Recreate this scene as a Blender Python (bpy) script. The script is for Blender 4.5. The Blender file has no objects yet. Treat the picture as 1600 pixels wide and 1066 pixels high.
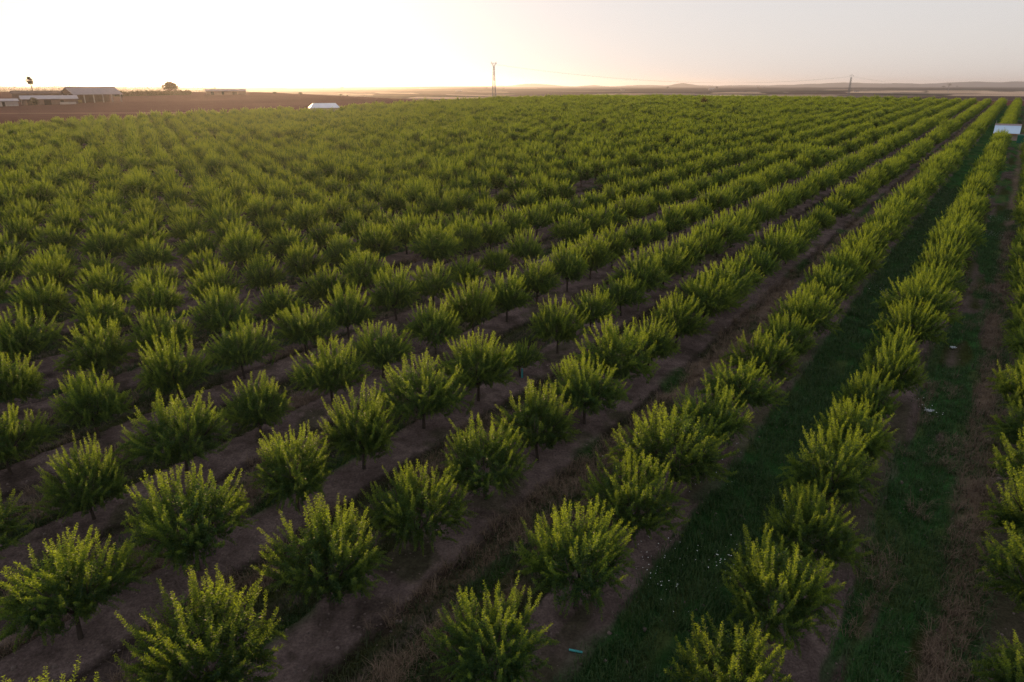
import bpy, bmesh, math, random
import numpy as np
from mathutils import Vector, Matrix

R = math.radians
random.seed(11)
RNG = np.random.default_rng(7)
SC = bpy.context.scene
COL = SC.collection

# ------------------------------------------------------------------ camera
CAM_H = 16.0
PITCH = R(20.5)
FPX = 1067.0                       # focal length in pixels of the 1600 px frame
cam_data = bpy.data.cameras.new('camera')
cam_data.sensor_width = 36.0
cam_data.lens = 36.0 * FPX / 1600.0
cam_data.clip_start = 0.1
cam_data.clip_end = 60000.0
cam = bpy.data.objects.new('camera', cam_data)
COL.objects.link(cam)
cam.location = (0, 0, CAM_H)
cam.rotation_euler = (R(90) - PITCH, 0, 0)
SC.camera = cam

# ------------------------------------------------------------------ sun and sky
SUN_EL = R(5.2)
SKY_SAT, SKY_GAMMA, SKY_GAIN = 0.78, 0.15, 5.15   # an evening sky evened out by thin high haze
SUN_AZ = R(-20.5)                  # clockwise from +Y
world = bpy.data.worlds.new('World')
SC.world = world
world.use_nodes = True
wn = world.node_tree.nodes
wl = world.node_tree.links
wn.clear()
w_out = wn.new('ShaderNodeOutputWorld')
w_bg = wn.new('ShaderNodeBackground')
w_sky = wn.new('ShaderNodeTexSky')
w_sky.sky_type = 'NISHITA'
w_sky.sun_disc = False
w_sky.sun_elevation = SUN_EL
w_sky.sun_rotation = SUN_AZ
w_sky.altitude = 200
w_sky.air_density = 1.0
w_sky.dust_density = 2.0
w_sky.ozone_density = 1.0
w_bg.inputs['Strength'].default_value = 0.12
w_hs = wn.new('ShaderNodeHueSaturation')
w_hs.inputs['Saturation'].default_value = SKY_SAT
w_gm = wn.new('ShaderNodeGamma')
w_gm.inputs['Gamma'].default_value = SKY_GAMMA
w_sc = wn.new('ShaderNodeVectorMath')
w_sc.operation = 'SCALE'
w_sc.inputs['Scale'].default_value = SKY_GAIN
wl.new(w_sky.outputs['Color'], w_hs.inputs['Color'])
wl.new(w_hs.outputs['Color'], w_gm.inputs['Color'])
wl.new(w_gm.outputs['Color'], w_sc.inputs[0])
w_tn = wn.new('ShaderNodeVectorMath')
w_tn.operation = 'MULTIPLY'
w_tn.inputs[1].default_value = (0.985, 0.962, 1.0)
wl.new(w_sc.outputs[0], w_tn.inputs[0])
wl.new(w_tn.outputs[0], w_bg.inputs['Color'])
wl.new(w_bg.outputs['Background'], w_out.inputs['Surface'])

sun_data = bpy.data.lights.new('sun', 'SUN')
sun_data.energy = 5.0
sun_data.angle = R(0.6)
sun_data.color = (1.0, 0.67, 0.36)
sun = bpy.data.objects.new('sun', sun_data)
COL.objects.link(sun)
SUN_DIR = Vector((math.sin(SUN_AZ) * math.cos(SUN_EL), math.cos(SUN_AZ) * math.cos(SUN_EL), math.sin(SUN_EL)))
sun.rotation_euler = SUN_DIR.to_track_quat('Z', 'Y').to_euler()
sun.location = SUN_DIR * 200

SC.view_settings.view_transform = 'Standard'
SC.view_settings.look = 'None'
SC.view_settings.exposure = 0.0
SC.view_settings.gamma = 1.0
SC.render.engine = 'CYCLES'
SC.cycles.max_bounces = 6
SC.cycles.diffuse_bounces = 3
SC.cycles.transmission_bounces = 4
SC.cycles.volume_bounces = 0
SC.cycles.caustics_reflective = False
SC.cycles.caustics_refractive = False
SC.cycles.use_denoising = True
SC.cycles.denoising_prefilter = 'NONE'
SC.cycles.denoising_input_passes = 'RGB_ALBEDO_NORMAL'

# ------------------------------------------------------------------ layout constants
PHI = R(35.3)                      # bearing of the tree rows
CP, SP = math.cos(PHI), math.sin(PHI)
ROW_W, TREE_S, U0 = 6.0, 4.0, -2.6
ROW_MIN, ROW_MAX = -3, 37
S_MAX = 425.0


def su(X, Y):
    return X * SP + Y * CP, X * CP - Y * SP


def xy(s, u):
    return s * SP + u * CP, s * CP - u * SP


def hash2(ix, iy, seed):
    h = (ix.astype(np.int64) * 374761393 + iy.astype(np.int64) * 668265263 + seed * 1442695041) & 0x7fffffff
    h = ((h ^ (h >> 13)) * 1274126177) & 0x7fffffff
    h = h ^ (h >> 16)
    return (h & 0xffff) / 65535.0


def vnoise(x, y, seed=0):
    x = np.asarray(x, float); y = np.asarray(y, float)
    ix, iy = np.floor(x), np.floor(y)
    fx, fy = x - ix, y - iy
    fx = fx * fx * (3 - 2 * fx); fy = fy * fy * (3 - 2 * fy)
    a = hash2(ix, iy, seed); b = hash2(ix + 1, iy, seed)
    c = hash2(ix, iy + 1, seed); d = hash2(ix + 1, iy + 1, seed)
    return (a * (1 - fx) + b * fx) * (1 - fy) + (c * (1 - fx) + d * fx) * fy


def fbm(x, y, seed=0, octv=4):
    t, amp, tot = 0, 1.0, 0
    for o in range(octv):
        t = t + vnoise(x * 2 ** o, y * 2 ** o, seed + o * 17) * amp
        tot += amp; amp *= 0.5
    return t / tot


def sstep(a, b, x):
    t = np.clip((x - a) / (b - a), 0, 1)
    return t * t * (3 - 2 * t)


def base_z(X, Y):
    """The long slope of the land, without furrows."""
    X = np.asarray(X, float); Y = np.asarray(Y, float)
    yc = np.clip(376 + (-60 - X) * 1.12, 376, 565)
    k = 22.0
    rise = 0.0205 * (Y - np.log1p(np.exp(np.clip((Y - yc) / k, -40, 40))) * k)
    rise = np.where(Y - yc > 22 * 40, 0.0205 * yc, rise)
    d = np.clip(Y - yc, 0, None)
    drop = 15.0 * sstep(0, 750, d) * (1 - 0.35 * sstep(1500, 6000, d))
    roll = (fbm(X / 700, Y / 700, 5, 3) - 0.5) * 14 * sstep(500, 1400, np.hypot(X, Y))
    back = np.where(Y < -20, -0.0205 * (Y + 20), 0)
    return rise - drop + roll - 0.2 - 0.42 * sstep(90, 30, np.hypot(X, Y)) + back


def row_coord(X, Y):
    s, u = su(X, Y)
    k = (U0 - u) / ROW_W
    kr = np.round(k)
    d = (kr - k) * ROW_W               # metres from the tree line, + towards the viewer's side
    return s, u, kr, d


def orchard_mask(X, Y):
    s, u = su(X, Y)
    return sstep(-40, -38, s) * sstep(S_MAX + 5, S_MAX, s) * sstep(U0 - ROW_W * (ROW_MAX + .6), U0 - ROW_W * (ROW_MAX + .35), u) * sstep(26, 24, u)


def ground_z(X, Y):
    X = np.asarray(X, float); Y = np.asarray(Y, float)
    z = base_z(X, Y)
    s, u, kr, d = row_coord(X, Y)
    m = orchard_mask(X, Y) * sstep(160, 90, np.hypot(X, Y))
    wob = (vnoise(s / 1.3, kr * 7.7, 3) - 0.5) * 0.35
    berm = sstep(1.32, 1.12, np.abs(d) + wob * 0.6)
    lane = 3 - np.abs(d)
    track = np.exp(-((lane - 0.85) / 0.22) ** 2)
    rough = (fbm(X * 1.3, Y * 1.3, 9, 3) - 0.5)
    z = z + m * (0.16 * berm - 0.07 * track * (1 - berm) + rough * (0.05 + 0.16 * (1 - berm)))
    return z


def gz(x, y):
    return float(ground_z(np.array([x]), np.array([y]))[0])


def pix(px, py, dist_y):
    """Direction of a photograph pixel, as a world point at forward distance dist_y."""
    u, v = px - 800.0, py - 533.0
    Y = FPX * math.cos(PITCH) - v * math.sin(PITCH)
    Z = -FPX * math.sin(PITCH) - v * math.cos(PITCH)
    t = dist_y / Y
    return Vector((u * t, dist_y, CAM_H + Z * t))


# ------------------------------------------------------------------ helpers
def new_mat(name):
    m = bpy.data.materials.new(name)
    m.use_nodes = True
    m.node_tree.nodes.clear()
    return m, m.node_tree.nodes, m.node_tree.links


def simple_mat(name, rgb, rough=0.8, noise=0.25, scale=3.0, metallic=0.0, spec=0.3):
    m, n, l = new_mat(name)
    out = n.new('ShaderNodeOutputMaterial'); b = n.new('ShaderNodeBsdfPrincipled')
    tc = n.new('ShaderNodeNewGeometry'); nz = n.new('ShaderNodeTexNoise')
    nz.inputs['Scale'].default_value = scale; nz.inputs['Detail'].default_value = 5
    l.new(tc.outputs['Position'], nz.inputs['Vector'])
    mp = n.new('ShaderNodeMapRange')
    mp.inputs[1].default_value = 0.25; mp.inputs[2].default_value = 0.75
    mp.inputs[3].default_value = 1 - noise; mp.inputs[4].default_value = 1 + noise
    l.new(nz.outputs['Fac'], mp.inputs[0])
    mx = n.new('ShaderNodeVectorMath'); mx.operation = 'SCALE'
    mx.inputs[0].default_value = rgb
    l.new(mp.outputs[0], mx.inputs['Scale'])
    l.new(mx.outputs[0], b.inputs['Base Color'])
    b.inputs['Roughness'].default_value = rough
    b.inputs['Metallic'].default_value = metallic
    b.inputs['Specular IOR Level'].default_value = spec
    l.new(b.outputs[0], out.inputs[0])
    return m


def np_mesh(name, verts, faces, nper, mat=None, attrs=None, smooth=False):
    """verts (N,3), faces (M,nper) index array."""
    me = bpy.data.meshes.new(name)
    me.vertices.add(len(verts))
    me.vertices.foreach_set('co', np.asarray(verts, np.float32).ravel())
    M = len(faces)
    me.loops.add(M * nper)
    me.loops.foreach_set('vertex_index', np.asarray(faces, np.int32).ravel())
    me.polygons.add(M)
    me.polygons.foreach_set('loop_start', np.arange(0, M * nper, nper, dtype=np.int32))
    me.polygons.foreach_set('loop_total', np.full(M, nper, np.int32))
    if smooth:
        me.polygons.foreach_set('use_smooth', np.ones(M, bool))
    me.update(calc_edges=True)
    me.validate()
    for k, a in (attrs or {}).items():
        a = np.asarray(a, np.float32)
        if a.ndim == 2:
            at = me.attributes.new(k, 'FLOAT_COLOR', 'POINT')
            at.data.foreach_set('color', np.c_[a, np.ones(len(a), np.float32)].astype(np.float32).ravel())
        else:
            at = me.attributes.new(k, 'FLOAT', 'POINT')
            at.data.foreach_set('value', a)
    if mat:
        me.materials.append(mat)
    return me


def link(name, me, parent=None, loc=None):
    o = bpy.data.objects.new(name, me)
    COL.objects.link(o)
    if parent is not None:
        o.parent = parent
    if loc is not None:
        o.location = loc
    return o


def tag(o, label=None, cat=None, group=None, kind=None):
    if label: o['label'] = label
    if cat: o['category'] = cat
    if group: o['group'] = group
    if kind: o['kind'] = kind
    return o


def thing(name, label, cat, loc, rotz=0.0, group=None):
    o = bpy.data.objects.new(name, None)
    o.empty_display_size = 0.2
    COL.objects.link(o)
    o.location = loc
    o.rotation_euler = (0, 0, rotz)
    return tag(o, label, cat, group)


class MB:
    """Collects simple solids in one mesh."""
    def __init__(self):
        self.bm = bmesh.new()

    def box(self, x0, x1, y0, y1, z0, z1):
        r = bmesh.ops.create_cube(self.bm, size=1.0)
        for v in r['verts']:
            v.co = Vector((x0 + (v.co.x + .5) * (x1 - x0), y0 + (v.co.y + .5) * (y1 - y0), z0 + (v.co.z + .5) * (z1 - z0)))
        return self

    def hull(self, pts, faces):
        vs = [self.bm.verts.new(p) for p in pts]
        for f in faces:
            self.bm.faces.new([vs[i] for i in f])
        return self

    def prism(self, poly, axis, a0, a1):
        """poly: list of 2D points extruded along axis 'x' or 'y' between a0 and a1."""
        def P(p, a):
            return (a, p[0], p[1]) if axis == 'x' else (p[0], a, p[1])
        n = len(poly)
        v0 = [self.bm.verts.new(P(p, a0)) for p in poly]
        v1 = [self.bm.verts.new(P(p, a1)) for p in poly]
        self.bm.faces.new(v0); self.bm.faces.new(v1[::-1])
        for i in range(n):
            self.bm.faces.new((v0[i], v1[i], v1[(i + 1) % n], v0[(i + 1) % n]))
        bmesh.ops.recalc_face_normals(self.bm, faces=self.bm.faces[:])
        return self

    def tube(self, pts, rad, seg=8, cap=True):
        pts = [Vector(p) for p in pts]
        rad = rad if isinstance(rad, (list, tuple)) else [rad] * len(pts)
        rings = []
        for i, p in enumerate(pts):
            d = (pts[min(i + 1, len(pts) - 1)] - pts[max(i - 1, 0)]).normalized()
            a = d.cross(Vector((0, 0, 1)) if abs(d.z) < 0.95 else Vector((1, 0, 0))).normalized()
            b = d.cross(a)
            rings.append([self.bm.verts.new(p + (a * math.cos(2 * math.pi * j / seg) + b * math.sin(2 * math.pi * j / seg)) * rad[i]) for j in range(seg)])
        for i in range(len(rings) - 1):
            for j in range(seg):
                self.bm.faces.new((rings[i][j], rings[i][(j + 1) % seg], rings[i + 1][(j + 1) % seg], rings[i + 1][j]))
        if cap:
            self.bm.faces.new(rings[0][::-1]); self.bm.faces.new(rings[-1])
        return self

    def build(self, name, mat, parent=None, loc=None, smooth=False):
        me = bpy.data.meshes.new(name)
        self.bm.normal_update()
        self.bm.to_mesh(me); self.bm.free()
        me.materials.append(mat)
        if smooth:
            for p in me.polygons: p.use_smooth = True
        return link(name, me, parent, loc)


# ------------------------------------------------------------------ ground sheet
def mixc(c, new, m):
    m = np.asarray(m)[:, None]
    return c * (1 - m) + np.asarray(new, float) * m


def ground_at_pixel(px, py, y0=30.0, y1=9000.0):
    """World point where the sight line through a photograph pixel meets the land."""
    ys = np.geomspace(y0, y1, 6000)
    d = pix(px, py, 1.0)
    xs, zs = d.x * ys, CAM_H + (d.z - CAM_H) * ys
    below = zs < base_z(xs, ys)
    if not below.any(): i = len(ys) - 1
    else: i = int(np.argmax(below))
    return Vector((xs[i], ys[i], float(base_z(xs[i:i + 1], ys[i:i + 1])[0])))


PATCHES = []        # sunburnt stubble and bare fields: (X/Y, ln Y, half extents, albedo)
for (px, py, hw, hh, col) in [
        (1125, 149, 32, 2.2, (.42, .33, .22)), (1150, 145.5, 40, 1.0, (.36, .28, .19)), (1255, 150, 50, 2.2, (.36, .27, .18)), (1290, 146, 60, 1.6, (.11, .075, .058)),
        (1385, 143, 60, 1.3, (.44, .34, .22)), (1330, 141, 40, 1.0, (.20, .16, .11)), (1500, 142, 50, 1.2, (.40, .31, .2)), (1580, 145, 45, 2.2, (.46, .36, .24)), (1560, 149, 70, 1.4, (.40, .31, .21)),
        (1050, 144, 60, 1.2, (.085, .065, .05)), (940, 149, 22, 1.2, (.34, .27, .18)), (990, 148.5, 16, 1.2, (.30, .22, .15)), (870, 146, 70, 3.5, (.085, .062, .05)),
        (560, 147, 28, 1.0, (.38, .29, .19)), (530, 150, 45, .8, (.40, .30, .20)), (620, 146, 30, .9, (.30, .23, .15)), (650, 149, 50, 1.2, (.09, .075, .045)), (440, 151, 90, .9, (.40, .31, .2)),
        (700, 153, 60, .8, (.36, .28, .19)), (1460, 139, 110, .8, (.045, .045, .027)), (1300, 138, 120, .8, (.05, .05, .03)), (1000, 140, 220, .8, (.055, .048, .036)), (700, 140, 90, .9, (.06, .05, .035))]:
    a, b0, b1 = ground_at_pixel(px, py), ground_at_pixel(px, py - hh), ground_at_pixel(px, py + hh)
    sc_ = abs(pix(px + hw, py, 1.0).x - pix(px, py, 1.0).x)
    PATCHES.append((a.x / a.y, math.log(a.y), sc_, max(.06, (math.log(b0.y) - math.log(b1.y)) / 2), col))


def ground_colours(X, Y):
    r = np.hypot(X, Y)
    s, u, kr, d = row_coord(X, Y)
    N = len(X)
    # open land: ploughed brown, far patchwork
    c = np.tile(np.array([.104, .052, .044]), (N, 1))
    n1 = fbm(X / 60, Y / 60, 31, 4)
    c = c * (0.8 + 0.4 * n1)[:, None]
    # furrow bands of the ploughed field
    c = c * (0.92 + 0.16 * vnoise(u / 2.2, s / 40, 12))[:, None]
    # pale farm track across the ploughed field on the barn side
    far = sstep(620, 900, r)
    cell_x = X + 160 * (fbm(X / 500, Y / 500, 71, 2) - .5)
    cell_y = Y + 160 * (fbm(X / 500, Y / 500, 73, 2) - .5)
    fx, fy = cell_x * .94 + cell_y * .34, -cell_x * .34 + cell_y * .94
    fid = hash2(np.floor(fx / 260), np.floor(fy / 420), 5)
    pal = np.array([[.10, .072, .052], [.125, .085, .06], [.34, .26, .165], [.085, .075, .04], [.16, .115, .075], [.07, .068, .036], [.10, .07, .055], [.42, .34, .23]])
    pal = pal * np.array([.46, .45, .56])
    fc = pal[np.clip((fid * len(pal)).astype(int), 0, len(pal) - 1)] * (0.82 + 0.36 * fbm(X / 45, Y / 90, 33, 3))[:, None]
    bx, ly = X / np.maximum(Y, 1), np.log(np.maximum(Y, 1))
    for (ax_, al, hx, hl, col) in PATCHES:
        q = np.maximum(np.abs(bx - ax_) / hx, np.abs(ly - al) / hl) + (vnoise(X / 90, Y / 200, 88) - .5) * .5
        pm = sstep(1.05, .95, q)
        tex = (0.85 + 0.3 * fbm(X / 45, Y / 90, 39, 3))[:, None]
        fc = fc * (1 - pm[:, None]) + np.array(col) * (np.array([1.05, .98, 1.06]) if col[0] > .18 else np.array([.55, .52, .6])) * tex * pm[:, None]
    wood = .7 * sstep(.60, .66, fbm(X / 420, Y / 260, 91, 3)) * sstep(1400, 2600, r)
    fc = mixc(fc, (.032, .036, .02), wood)
    c = mixc(c, 0, far) + fc * far[:, None]
    # orchard floor
    om = orchard_mask(X, Y)
    wob = (vnoise(s / 1.3, kr * 7.7, 3) - 0.5) * 0.35 + (vnoise(s / .35, u / .35, 4) - .5) * .12
    ad = np.abs(d) + wob
    lane_side = np.where(d > 0, kr - 1, kr)             # lane k lies between row k and row k+1
    big = fbm(s / 7, u / 2.2, 41, 3)
    fine = fbm(s / 1.6, u / 0.7, 43, 3)
    soil = np.array([.148, .110, .103]) * (0.55 + 0.90 * fbm(X * .9, Y * .9, 8, 3))[:, None]
    lane_soil = np.array([.090, .068, .062]) * (0.5 + 1.0 * fbm(X * .7, Y * .7, 18, 3))[:, None]
    weed = np.array([.040, .050, .016]) * (0.7 + 0.6 * fine)[:, None]
    straw = np.array([.190, .138, .098]) * (0.7 + 0.6 * fine)[:, None]
    lush = np.array([.028, .074, .022]) * (0.5 + 1.0 * fine)[:, None]
    lush = mixc(lush, (.065, .085, .030), .75 * sstep(.55, .68, fbm(s / 3, u / 1.2, 65, 3)))
    lc = 3 - np.abs(d)                                   # distance from lane middle
    oc = lane_soil.copy()
    oc = mixc(oc, 0, sstep(.44, .54, big)) + weed * sstep(.44, .54, big)[:, None]
    track = np.exp(-((lc - .85) / .33) ** 2)
    t2 = track * (0.45 + .45 * vnoise(s / 5, kr * 3.3, 77))
    oc = mixc(oc, 0, t2) + lane_soil * 1.35 * t2[:, None]
    # dry-grass lane (between the first and second row on the barn side)
    dm = (lane_side == 1) * sstep(.35, .5, fbm(s / 5, u / .9, 51, 3)) * 0.85
    oc = mixc(oc, 0, dm) + straw * .8 * dm[:, None]
    # other lanes: a little straw
    dm = ((lane_side > 1)) * sstep(.56, .68, fbm(s / 4, u / 1.1, 53, 3)) * .6
    oc = mixc(oc, 0, dm) + straw * .7 * dm[:, None]
    # lush lane
    gm = (lane_side == 0) * sstep(2.35, 2.0, lc + (vnoise(s / 1.2, u / 1.2, 15) - .5) * .9)
    oc = mixc(oc, 0, gm) + lush * gm[:, None]
    # mixed lane on the hut side
    mm = (lane_side == -1)
    g2 = mm * sstep(.40, .52, fbm(s / 6, u / 1.3, 61, 3)) * sstep(2.2, 1.7, np.abs((3 - np.abs(d)) ))
    oc = mixc(oc, 0, g2) + lush * 1.25 * g2[:, None]
    st = mm * np.exp(-((u - (U0 + 4.15)) / .42) ** 2) * (.5 + .5 * vnoise(s / 2, 3.3, 19))
    oc = mixc(oc, 0, st) + straw * .9 * st[:, None]
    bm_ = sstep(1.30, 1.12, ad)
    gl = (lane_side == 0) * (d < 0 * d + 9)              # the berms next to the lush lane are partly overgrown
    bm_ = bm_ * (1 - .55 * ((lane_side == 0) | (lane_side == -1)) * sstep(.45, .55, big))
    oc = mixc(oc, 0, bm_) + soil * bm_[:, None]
    # leaf litter and dark damp patches on the strips
    dk = bm_ * sstep(.56, .70, fbm(X / 1.1, Y / 1.1, 83, 4)) * .55
    oc = mixc(oc, (.050, .040, .032), dk)
    pw = bm_ * sstep(.60, .70, fbm(X / 1.7, Y / 1.7, 85, 3)) * .5
    oc = mixc(oc, (.045, .055, .022), pw)
    edge = np.exp(-((np.abs(d) - 1.32 + wob) / .20) ** 2) * np.where(d > 0, .85, .45)  # dark soil along the berm step, with shade painted onto its viewer side
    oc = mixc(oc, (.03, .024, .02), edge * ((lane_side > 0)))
    # a few vivid grass patches at the strip edges of the barn-side lanes
    vp = (lane_side > 0) * sstep(.66, .74, fbm(s / 5 + kr * 9, u / 1.5, 57, 2)) * sstep(2.4, 1.6, lc)
    oc = mixc(oc, (.030, .080, .016), vp * .8)
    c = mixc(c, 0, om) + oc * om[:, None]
    # dirt headland track at the barn end of the orchard and the pale farm track
    tr = np.exp(-((Y - (287 + 0.19 * (X + 190) + 8 * np.sin(X / 60))) / 2.2) ** 2) * (X < -60) * (1 - om) * (r < 620)
    c = mixc(c, (.23, .15, .11), tr * .8)
    return np.clip(c, .004, .6)


def build_ground():
    dense = np.linspace(R(-52), R(52), 900)
    rest = np.linspace(R(52), R(308), 90)[1:-1]
    ang = np.r_[dense, rest]
    rad = [3.0]
    while rad[-1] < 22000:
        x = rad[-1]
        k = 1.0085 if x < 75 else (1.011 if x < 450 else 1.03)
        rad.append(x * k)
    rad = np.array(rad)
    A, Rr = np.meshgrid(ang, rad)
    X = (np.sin(A) * Rr).ravel(); Y = (np.cos(A) * Rr).ravel()
    Z = ground_z(X, Y)
    na, nr = len(ang), len(rad)
    i, j = np.meshgrid(np.arange(nr - 1), np.arange(na), indexing='ij')
    j2 = (j + 1) % na
    F = np.stack([i * na + j, (i + 1) * na + j, (i + 1) * na + j2, i * na + j2], -1).reshape(-1, 4)[:, ::-1]
    V = np.c_[X, Y, Z]
    # centre cap
    V = np.r_[V, [[0, 0, gz(0, 0)]]]
    c = ground_colours(V[:, 0], V[:, 1])
    m, n, l = new_mat('soil_and_fields')
    out = n.new('ShaderNodeOutputMaterial'); b = n.new('ShaderNodeBsdfPrincipled')
    at = n.new('ShaderNodeAttribute'); at.attribute_name = 'tint'
    geo = n.new('ShaderNodeNewGeometry')
    n1 = n.new('ShaderNodeTexNoise'); n1.inputs['Scale'].default_value = 2.4; n1.inputs['Detail'].default_value = 8; n1.inputs['Roughness'].default_value = .65
    n2 = n.new('ShaderNodeTexNoise'); n2.inputs['Scale'].default_value = 11; n2.inputs['Detail'].default_value = 6; n2.inputs['Roughness'].default_value = .7
    l.new(geo.outputs['Position'], n1.inputs['Vector']); l.new(geo.outputs['Position'], n2.inputs['Vector'])
    mp = n.new('ShaderNodeMapRange'); mp.inputs[1].default_value = .3; mp.inputs[2].default_value = .7; mp.inputs[3].default_value = .7; mp.inputs[4].default_value = 1.3
    l.new(n1.outputs['Fac'], mp.inputs[0])
    mp2 = n.new('ShaderNodeMapRange'); mp2.inputs[1].default_value = .3; mp2.inputs[2].default_value = .7; mp2.inputs[3].default_value = .6; mp2.inputs[4].default_value = 1.4
    l.new(n2.outputs['Fac'], mp2.inputs[0])
    mu = n.new('ShaderNodeMath'); mu.operation = 'MULTIPLY'
    l.new(mp.outputs[0], mu.inputs[0]); l.new(mp2.outputs[0], mu.inputs[1])
    sc = n.new('ShaderNodeVectorMath'); sc.operation = 'SCALE'
    l.new(at.outputs['Color'], sc.inputs[0]); l.new(mu.outputs[0], sc.inputs['Scale'])
    l.new(sc.outputs[0], b.inputs['Base Color'])
    b.inputs['Roughness'].default_value = 1.0; b.inputs['Specular IOR Level'].default_value = 0.0
    ad = n.new('ShaderNodeMath'); ad.operation = 'ADD'
    l.new(n1.outputs['Fac'], ad.inputs[0]); l.new(n2.outputs['Fac'], ad.inputs[1])
    bp = n.new('ShaderNodeBump'); bp.inputs['Strength'].default_value = 1.0; bp.inputs['Distance'].default_value = .12
    l.new(ad.outputs[0], bp.inputs['Height']); l.new(bp.outputs[0], b.inputs['Normal'])
    l.new(b.outputs[0], out.inputs[0])
    tri = np.array([[len(V) - 1, (k + 1) % na, k] for k in range(na)])
    me = np_mesh('ground', V, F, 4, m, {'tint': c}, smooth=True)
    o = link('ground', me)
    tag(o, kind='structure')
    return o


build_ground()


# ------------------------------------------------------------------ far hills
def build_hills():
    prof = [(-900, 138), (0, 134.5), (300, 135.5), (560, 136), (700, 134.5), (790, 134.3), (812, 132.2), (832, 131), (848, 131.6), (872, 133.8), (900, 135.6),
            (915, 134), (928, 133.2), (942, 134.6), (958, 135.4), (980, 134), (1000, 132.8), (1022, 133.6), (1045, 134), (1056, 131.4), (1067, 129.8),
            (1078, 131.6), (1092, 133.4), (1120, 134), (1160, 133.4), (1200, 133.8), (1240, 132.4), (1280, 130.6), (1320, 129.2), (1360, 130.2), (1400, 130.6),
            (1440, 131), (1470, 130), (1500, 128.6), (1530, 127.6), (1560, 128.6), (1590, 127.4), (1640, 128), (1720, 126), (1900, 128), (2300, 130)]
    px = np.arange(-900, 2300, 4.0)
    py = np.interp(px, [p[0] for p in prof], [p[1] for p in prof])
    py = py + (fbm(px / 20, px * 0, 3, 3) - .5) * 1.2
    D = 12500.0
    V, ts = [], np.array([-1, -.55, -.25, 0, .3, .7, 1.0])
    hs = np.array([0, .45, .85, 1, .8, .4, 0])
    for x, y in zip(px, py):
        p = pix(x, y, D)
        dirv = np.array([p.x, p.y]); dirv /= np.linalg.norm(dirv)
        for t, h in zip(ts, hs):
            V.append((p.x + dirv[0] * t * 1500, p.y + dirv[1] * t * 1500, -30 + (p.z + 30) * h))
    m = len(ts); n = len(px)
    i, j = np.meshgrid(np.arange(n - 1), np.arange(m - 1), indexing='ij')
    F = np.stack([i * m + j, (i + 1) * m + j, (i + 1) * m + j + 1, i * m + j + 1], -1).reshape(-1, 4)
    mat = simple_mat('hill_scrub', (.034, .040, .052), 1.0, .4, .004, 0.0, 0.0)
    o = link('hills', np_mesh('hills', np.array(V), F, 4, mat, smooth=True))
    tag(o, kind='structure')


build_hills()


# ------------------------------------------------------------------ leaf materials
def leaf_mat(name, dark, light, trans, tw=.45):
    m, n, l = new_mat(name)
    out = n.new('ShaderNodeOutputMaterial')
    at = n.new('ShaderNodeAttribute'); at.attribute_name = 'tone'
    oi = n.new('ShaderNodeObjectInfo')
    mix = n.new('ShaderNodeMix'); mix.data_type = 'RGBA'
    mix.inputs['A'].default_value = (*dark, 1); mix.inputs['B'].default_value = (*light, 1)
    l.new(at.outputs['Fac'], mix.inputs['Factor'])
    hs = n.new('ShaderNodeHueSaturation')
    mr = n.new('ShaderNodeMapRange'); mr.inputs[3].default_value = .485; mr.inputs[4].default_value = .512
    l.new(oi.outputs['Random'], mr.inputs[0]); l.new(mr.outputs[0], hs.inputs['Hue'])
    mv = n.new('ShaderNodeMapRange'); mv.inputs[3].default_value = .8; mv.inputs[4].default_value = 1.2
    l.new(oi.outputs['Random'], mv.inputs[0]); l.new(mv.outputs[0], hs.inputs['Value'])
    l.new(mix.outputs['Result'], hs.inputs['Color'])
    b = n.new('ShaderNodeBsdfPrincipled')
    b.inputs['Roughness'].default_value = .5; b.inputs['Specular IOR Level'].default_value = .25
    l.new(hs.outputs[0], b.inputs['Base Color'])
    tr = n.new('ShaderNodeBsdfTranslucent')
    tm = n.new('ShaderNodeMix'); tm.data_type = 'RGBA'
    tm.inputs['A'].default_value = (trans[0] * .22, trans[1] * .31, trans[2], 1); tm.inputs['B'].default_value = (*trans, 1)  # low tones transmit less: inner crown shade put into the leaf colour
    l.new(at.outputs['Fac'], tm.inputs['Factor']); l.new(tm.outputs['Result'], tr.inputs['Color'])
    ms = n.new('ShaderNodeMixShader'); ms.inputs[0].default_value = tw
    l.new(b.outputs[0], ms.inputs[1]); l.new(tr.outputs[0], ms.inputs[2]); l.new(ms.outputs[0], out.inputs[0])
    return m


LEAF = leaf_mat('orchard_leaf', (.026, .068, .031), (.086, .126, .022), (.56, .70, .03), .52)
BARK = simple_mat('bark', (.055, .042, .034), .95, .35, 14)
DARK_LEAF = leaf_mat('evergreen_leaf', (.030, .040, .018), (.055, .062, .024), (.10, .10, .02), .25)
PALM_LEAF = leaf_mat('palm_leaf', (.04, .05, .02), (.07, .08, .03), (.15, .14, .03), .08)
RED_LEAF = leaf_mat('dying_leaf', (.11, .045, .03), (.16, .07, .04), (.25, .08, .03), .3)


def leaf_quads(P, D, L, Wd, tone, rng, fold=.25):
    """P base points, D unit directions, L lengths: one folded diamond leaf each."""
    n = len(P)
    rnd = rng.normal(size=(n, 3))
    side = np.cross(D, rnd); side /= np.linalg.norm(side, axis=1)[:, None] + 1e-9
    nrm = np.cross(side, D)
    a = P
    mid = P + D * (L * .5)[:, None] + nrm * (L * fold * .35)[:, None]
    b = mid + side * (Wd * .5)[:, None]
    c = P + D * L[:, None]
    d = mid - side * (Wd * .5)[:, None]
    V = np.stack([a, b, c, d], 1).reshape(-1, 3)
    F = np.arange(4 * n).reshape(-1, 4)
    return V, F, np.repeat(tone, 4)


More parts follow.
